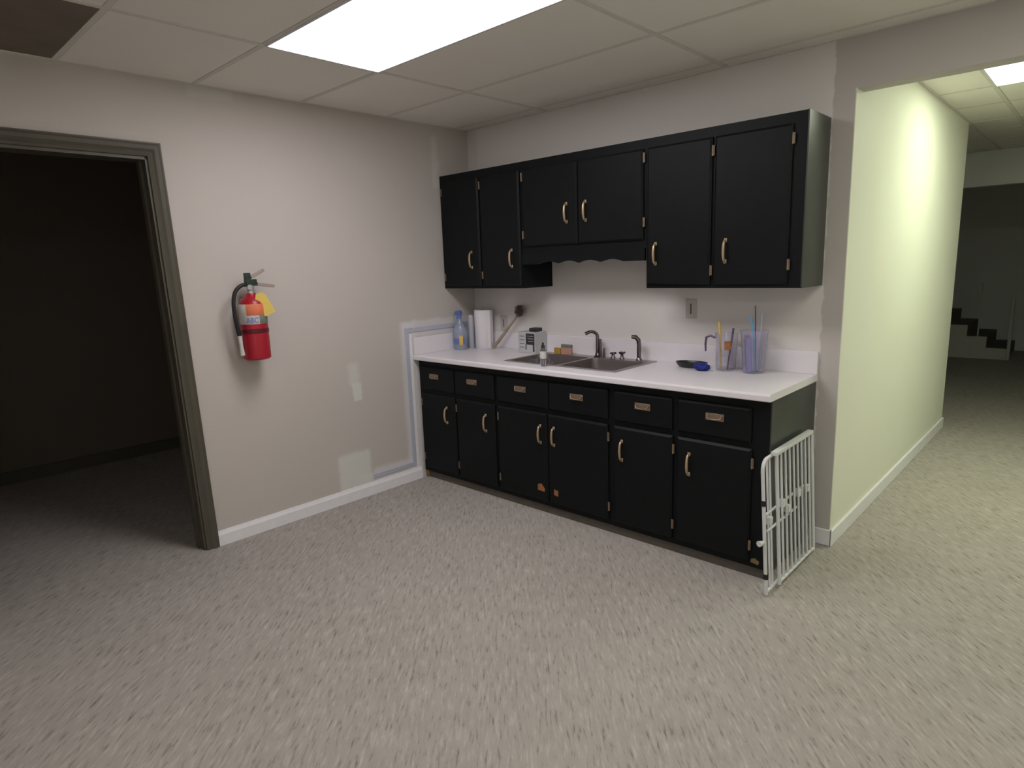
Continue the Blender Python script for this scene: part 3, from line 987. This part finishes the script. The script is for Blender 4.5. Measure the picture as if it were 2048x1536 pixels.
jx, jy = 2.105, -0.115
def vessel(prof_o, wall, cx, cy):
    inner = [(max(r - wall, 0), z + (0.004 if i == 0 else 0)) for i, (r, z) in enumerate(prof_o)]
    return [(0, prof_o[0][1])] + prof_o + inner[::-1] + [(0, prof_o[0][1] + 0.004)]
t = thing('plastic_jug', 'clear plastic jug with side handle and a yellow stirrer inside', 'jug', (jx, jy, CT))
MB().lathe(vessel([(0.050, 0.001), (0.052, 0.01), (0.060, 0.200), (0.062, 0.205)], 0.0025, jx, jy), jx, jy, CT, seg=36).build('body', M['clear'], t, smooth=True)
pts = [(jx - 0.056, jy - 0.012, CT + 0.175), (jx - 0.085, jy - 0.016, CT + 0.188), (jx - 0.108, jy - 0.020, CT + 0.178), (jx - 0.112, jy - 0.021, CT + 0.14), (jx - 0.110, jy - 0.021, CT + 0.10)]
MB().tube(pts, [0.006, 0.007, 0.007, 0.006, 0.004], 8).build('handle', M['dark_plum'], t, smooth=True)
tag(MB().lathe([(0.0605, 0.165), (0.0612, 0.167), (0.0600, 0.120), (0.0592, 0.118)], jx, jy, CT, seg=8, a0=-PI * 0.42, a1=-PI * 0.22).build('print', M['orange'], t), 'orange-brown mark')
t = tag(MB().tube([(jx - 0.010, jy - 0.035, CT + 0.008), (jx - 0.022, jy - 0.028, CT + 0.150), (jx - 0.034, jy - 0.022, CT + 0.268)], [0.0055, 0.0055, 0.0075], 8).build('stirrer', M['straw_y'], smooth=True), 'yellow stirrer standing in the clear jug', 'utensil')
t = tag(MB().tube([(jx + 0.022, jy - 0.030, CT + 0.008), (jx + 0.046, jy - 0.018, CT + 0.235)], [0.005, 0.006], 8).build('dark_stirrer', M['dark_plum'], smooth=True), 'dark stirrer leaning at the right side inside the clear jug', 'utensil')

kx, ky = 2.262, -0.125
t = thing('tumbler', 'tall tapered lilac-tinted tumbler holding straws near the right end of the worktop', 'cup', (kx, ky, CT))
MB().lathe(vessel([(0.050, 0.001), (0.052, 0.01), (0.070, 0.225), (0.072, 0.228)], 0.0025, kx, ky), kx, ky, CT, seg=36).build('body', M['lilac'], t, smooth=True)
tag(MB().tube([(kx - 0.028, ky + 0.004, CT + 0.008), (kx - 0.038, ky + 0.002, CT + 0.20)], [0.013, 0.015], 10).build('pink_wrapper', M['pink'], smooth=True), 'pink wrapped item standing at the left inside the lilac tumbler', 'wrapper')
tag(MB().tube([(kx - 0.012, ky - 0.020, CT + 0.008), (kx - 0.014, ky - 0.032, CT + 0.19)], [0.015, 0.017], 10).build('lavender_wrapper', M['lav'], smooth=True), 'lavender wrapped item standing in the middle of the lilac tumbler', 'wrapper')
tag(MB().tube([(kx + 0.014, ky - 0.018, CT + 0.010), (kx + 0.004, ky - 0.012, CT + 0.19), (kx - 0.020, ky - 0.004, CT + 0.305)], 0.0058, 8).build('straw', M['straw_b'], smooth=True), 'sky blue straw sticking out of the lilac tumbler', 'straw')
tag(MB().tube([(kx + 0.030, ky + 0.004, CT + 0.008), (kx + 0.034, ky + 0.010, CT + 0.315)], 0.0042, 8).build('straw', M['milky'], smooth=True), 'pale grey straw leaning right in the lilac tumbler', 'straw')
tag(MB().tube([(kx + 0.006, ky + 0.022, CT + 0.008), (kx - 0.012, ky + 0.030, CT + 0.355)], 0.0028, 6).build('skewer', M['dark_plum'], smooth=True), 'thin dark stick, tallest item in the lilac tumbler', 'stick')

# wall outlets
for (ox, oz, lab) in ((0.312, 1.105, 'wall outlet plate behind the brush, left end of the splash'), (1.834, 1.245, 'wall outlet plate between sink and tumbler, under the wall cabinets')):
    t = thing('wall_outlet', lab, 'outlet', (ox, 0, oz))
    MB().box(ox - 0.035, ox + 0.035, -0.005, 0.0, oz - 0.057, oz + 0.057, bev=0.002, seg=1).build('cover_plate', M['plate'], t)
    for s in (-1, 1):
        MB().box(ox - 0.016, ox + 0.016, -0.0062, -0.004, oz + s * 0.02 - 0.013, oz + s * 0.02 + 0.013, bev=0.001, seg=1).build('socket', M['plate'], t)
    MB().box(ox - 0.003, ox + 0.003, -0.0070, -0.006, oz - 0.03, oz + 0.03).build('slot', M['black_print'], t)

# ------------------------------------------------------------------ fire extinguisher
ex, ey, ez = 0.100, -1.818, 1.045
t = thing('fire_extinguisher', 'red fire extinguisher with yellow tag hanging on the left wall', 'extinguisher', (ex, ey, ez))
R_ = 0.073
MB().lathe([(0.0, 0.020), (R_ - 0.010, 0.014), (R_, 0.022), (R_, 0.315), (R_ - 0.006, 0.335), (R_ - 0.022, 0.355), (0.030, 0.372), (0.024, 0.385), (0.0, 0.386)], ex, ey, ez, seg=48).build('cylinder', M['red'], t, smooth=True)
MB().lathe([(R_, 0.165), (R_ + 0.0025, 0.167), (R_ + 0.0025, 0.188), (R_, 0.190)], ex, ey, ez, seg=48).build('strap', M['darkred'], t, smooth=True)
# label, built as curved flat print; angle 0 = +x (towards the room), camera sees about -45 deg
lb = MB().lathe([(R_ + 0.0004, 0.216), (R_ + 0.0012, 0.217), (R_ + 0.0012, 0.326), (R_ + 0.0004, 0.327)], ex, ey, ez, seg=40, a0=math.radians(-150), a1=math.radians(62)).build('label', M['label_w'], t, smooth=True)
MB().lathe([(R_ + 0.0014, 0.264), (R_ + 0.0020, 0.265), (R_ + 0.0020, 0.326), (R_ + 0.0014, 0.327)], ex, ey, ez, seg=20, a0=math.radians(-52), a1=math.radians(30)).build('print', M['label_o'], lb, smooth=True)
MB().lathe([(R_ + 0.0014, 0.217), (R_ + 0.0020, 0.218), (R_ + 0.0020, 0.263), (R_ + 0.0014, 0.264)], ex, ey, ez, seg=10, a0=math.radians(0), a1=math.radians(48)).build('print', M['label_g'], lb, smooth=True)
cu = bpy.data.curves.new('lettering', 'FONT')
cu.body = 'ABC'
cu.size = 0.042
cu.offset = 0.0012
cu.extrude = 0.0
tmp = bpy.data.objects.new('lettering', cu)
COL.objects.link(tmp)
bpy.context.view_layer.update()
me = bpy.data.meshes.new_from_object(tmp.evaluated_get(bpy.context.evaluated_depsgraph_get()))
bpy.data.objects.remove(tmp)
wd = max(v.co.x for v in me.vertices)
bm = bmesh.new(); bm.from_mesh(me)
bmesh.ops.subdivide_edges(bm, edges=bm.edges, cuts=1)
for v in bm.verts:
    a = math.radians(-30) + (v.co.x - wd / 2) / R_ * 0.82
    z = ez + 0.224 + v.co.y
    rr_ = R_ + 0.0022
    v.co = Vector((ex + rr_ * math.cos(a), ey + rr_ * math.sin(a), z))
bm.to_mesh(me); bm.free()
me.materials.append(M['label_b'])
o = bpy.data.objects.new('lettering', me); COL.objects.link(o)
put_under(o, lb)
# valve, levers
MB().lathe([(0, 0.384), (0.024, 0.384), (0.024, 0.40), (0.019, 0.404), (0.019, 0.43), (0, 0.43)], ex, ey, ez).build('collar', M['alu'], t, smooth=True)
v_ = MB().box(ex - 0.016, ex + 0.016, ey - 0.026, ey + 0.036, ez + 0.425, ez + 0.462, bev=0.005)
v_.box(ex - 0.014, ex + 0.014, ey - 0.026, ey + 0.004, ez + 0.46, ez + 0.498, bev=0.005)
v_.build('valve', M['green_dark'], t, smooth=True)
gg = MB().lathe([(0, 0), (0.015, 0), (0.015, 0.012), (0, 0.013)], 0, 0, 0, seg=20)
bmesh.ops.transform(gg.bm, matrix=Matrix.Translation((ex + 0.014, ey - 0.012, ez + 0.418)) @ Matrix.Rotation(math.radians(90), 4, 'Y'), verts=gg.bm.verts)
gg.build('gauge', M['alu'], t, smooth=True)
lv = MB()
A_ = Matrix.Rotation(math.radians(-8), 4, 'X')
lv.box(ex - 0.011, ex + 0.011, ey + 0.040, ey + 0.140, ez + 0.417, ez + 0.435, bev=0.003, rot=Matrix.Rotation(math.radians(-9), 4, 'X'))
tag(lv.build('carrying_handle', M['lever'], t), 'tan-grey lower lever')
lv = MB().box(ex - 0.010, ex + 0.010, ey + 0.005, ey + 0.092, ez + 0.484, ez + 0.499, bev=0.003, rot=Matrix.Rotation(math.radians(27), 4, 'X'))
tag(lv.build('squeeze_lever', M['lever'], t), 'raised upper lever')
# hose
pts = [(ex + 0.0, ey - 0.022, ez + 0.432), (ex + 0.004, ey - 0.050, ez + 0.430), (ex + 0.008, ey - 0.088, ez + 0.400), (ex + 0.010, ey - 0.106, ez + 0.345),
       (ex + 0.010, ey - 0.108, ez + 0.27), (ex + 0.008, ey - 0.101, ez + 0.20), (ex + 0.004, ey - 0.092, ez + 0.15)]
def smooth_path(P, n=6):
    P = [Vector(p) for p in P]
    out = []
    for i in range(len(P) - 1):
        a = P[max(i - 1, 0)]; b_ = P[i]; c_ = P[i + 1]; d_ = P[min(i + 2, len(P) - 1)]
        for k in range(n):
            s = k / n
            out.append(0.5 * ((2 * b_) + (c_ - a) * s + (2 * a - 5 * b_ + 4 * c_ - d_) * s * s + (3 * b_ - a - 3 * c_ + d_) * s ** 3))
    out.append(P[-1])
    return out
MB().tube(smooth_path(pts), 0.0105, 10).build('hose', M['rubber'], t, smooth=True)
MB().tube([(ex + 0.004, ey - 0.092, ez + 0.155), (ex + 0.002, ey - 0.088, ez + 0.10), (ex, ey - 0.084, ez + 0.045)], [0.013, 0.010, 0.014], 12).build('nozzle', M['label_w'], t, smooth=True)
MB().box(0.0, ex - R_ + 0.004, ey - 0.02, ey + 0.02, ez + 0.10, ez + 0.36).build('wall_bracket', M['alu'], t)
# tag, tied to the lever
tg = MB()
c0 = Vector((ex + 0.070, ey + 0.038, ez + 0.325))
rotm = Matrix.Rotation(math.radians(24), 4, 'X')
tg.prism([(-0.030, -0.062), (0.030, -0.062), (0.030, 0.040), (0.014, 0.062), (-0.014, 0.062), (-0.030, 0.040)], 'x', -0.0006, 0.0006)
bmesh.ops.transform(tg.bm, matrix=Matrix.Translation(c0) @ Matrix.Rotation(math.radians(-22), 4, 'Z') @ rotm @ Matrix.Scale(1.05, 4), verts=tg.bm.verts)
tag(tg.build('inspection_tag', M['tag_y'], t), 'yellow paper tag')

# ------------------------------------------------------------------ gate leaning beside the cabinets
gt = thing('safety_gate', 'folded white metal-bar safety gate leaning against the right end of the base cabinets', 'gate', (2.60, -0.45, 0.0))
GH = 0.655
def gp(y, z, off=0.0):
    return Vector((2.562 + 0.042 * (1 - z / GH) + off, y, z))
def frame(ya, yb, za, zb, off, r, rc=0.05):
    pts = [gp(ya, za, off)]
    pts.append(gp(ya, zb - rc, off))
    for k in range(1, 6):
        a = PI / 2 * k / 5
        pts.append(gp(ya + rc * (1 - math.cos(a)), zb - rc + rc * math.sin(a), off))
    for k in range(0, 6):
        a = PI / 2 * k / 5
        pts.append(gp(yb - rc + rc * math.sin(a), zb - rc + rc * math.cos(a), off))
    pts.append(gp(yb, za, off))
    m = MB().tube(pts, r, 10)
    m.tube([gp(ya, za + 0.012, off), gp(yb, za + 0.012, off)], r * 0.9, 8)
    return m
frame(-0.725, -0.20, 0.010, 0.640, 0.0, 0.0085).build('frame', M['gate'], gt, smooth=True)
frame(-0.615, -0.150, 0.022, 0.655, 0.020, 0.0085, 0.02).build('frame', M['gate'], gt, smooth=True)
MB().box(2.566, 2.594, -0.64, -0.155, GH - 0.010, GH + 0.008, bev=0.004).build('top_rail', M['gate'], gt)
for y in (-0.678, -0.647):
    MB().tube([gp(y, 0.02), gp(y, 0.635)], 0.0050, 8).build('bar', M['gate'], gt, smooth=True)
for k in range(8):
    y = -0.562 + 0.0525 * k
    MB().tube([gp(y, 0.03, 0.02), gp(y, 0.65, 0.02)], 0.0056, 8).build('bar', M['gate'], gt, smooth=True)
MB().tube([gp(-0.72, 0.385, 0.0), gp(-0.21, 0.385, 0.0)], 0.006, 8).build('cross_rail', M['gate'], gt, smooth=True)
MB().tube([gp(-0.72, 0.315, 0.010), gp(-0.35, 0.315, 0.010)], 0.006, 8).build('cross_rail', M['gate'], gt, smooth=True)
for (y, z) in ((-0.70, 0.36), (-0.545, 0.395), (-0.48, 0.35), (-0.34, 0.385), (-0.215, 0.375)):
    a = gp(y, z, 0.012)
    MB().box(a.x - 0.012, a.x + 0.014, y - 0.013, y + 0.013, z - 0.018, z + 0.018, bev=0.004).build('slide_clamp', M['gate'], gt)
a = gp(-0.725, 0.262)
MB().tube([a, a + Vector((-0.012, -0.036, 0.0))], [0.007, 0.014], 10).build('bumper', M['gate'], gt, smooth=True)
for z in (0.445, 0.098):
    a = gp(-0.725, z)
    tag(MB().tube([a - Vector((0, 0, 0.012)), a + Vector((0, 0, 0.012))], 0.0125, 10).build('bumper', M['rubber'], gt, smooth=True), 'black rubber ring')

# ------------------------------------------------------------------ stairs in the far room
sr = thing('staircase', 'grey staircase in the dark room beyond the hall', 'stairs', (1.6, 7.9, 0))
xs = 2.665
prof = [(xs, 0.0)]
rise, run = 0.155, 0.232
steps = 9
for k in range(steps):
    prof.append((xs - k * run, (k + 1) * rise))
    prof.append((xs - (k + 1) * run, (k + 1) * rise))
prof.append((xs - steps * run, 0.0))
M['stair'] = simple('stair_grey', (0.50, 0.49, 0.46), 0.7)
M['stair_tread'] = simple('stair_tread', (0.12, 0.11, 0.10), 0.8)
MB().prism(prof, 'y', 7.50, 7.54).build('stringer', M['stair'], sr)
for k in range(steps):
    MB().box(xs - (k + 1) * run, xs - k * run, 7.54, 8.58, (k + 1) * rise - 0.03, (k + 1) * rise, bev=0.003, seg=1).build('tread', M['stair_tread'], sr)
    MB().box(xs - k * run - 0.02, xs - k * run - 0.001, 7.541, 8.58, k * rise + 0.001, (k + 1) * rise - 0.031).build('riser', M['stair_tread'], sr)
MB().box(xs + 0.002, xs + 0.040, 7.48, 7.55, 0.0, 0.86, bev=0.004, seg=1).build('newel_post', M['stair'], sr)
MB().box(2.318, 2.334, 7.505, 7.535, 2 * rise, 1.06).build('baluster', M['stair'], sr)

# ------------------------------------------------------------------ groups of like things
GROUPS = {'wall_cabinet': 'black wall cabinets', 'base_cabinet': 'black base cabinets', 'ceiling_light': 'ceiling light panels',
          'tap_handle': 'low tap handles behind the sink', 'sponge': 'sponges on the back rim of the sink', 'straw': 'straws in the lilac tumbler',
          'wall_outlet': 'wall outlets above the worktop'}
for o in list(bpy.data.objects):
    k = o.name.split('.')[0]
    if o.parent is None and k in GROUPS:
        o['group'] = GROUPS[k]
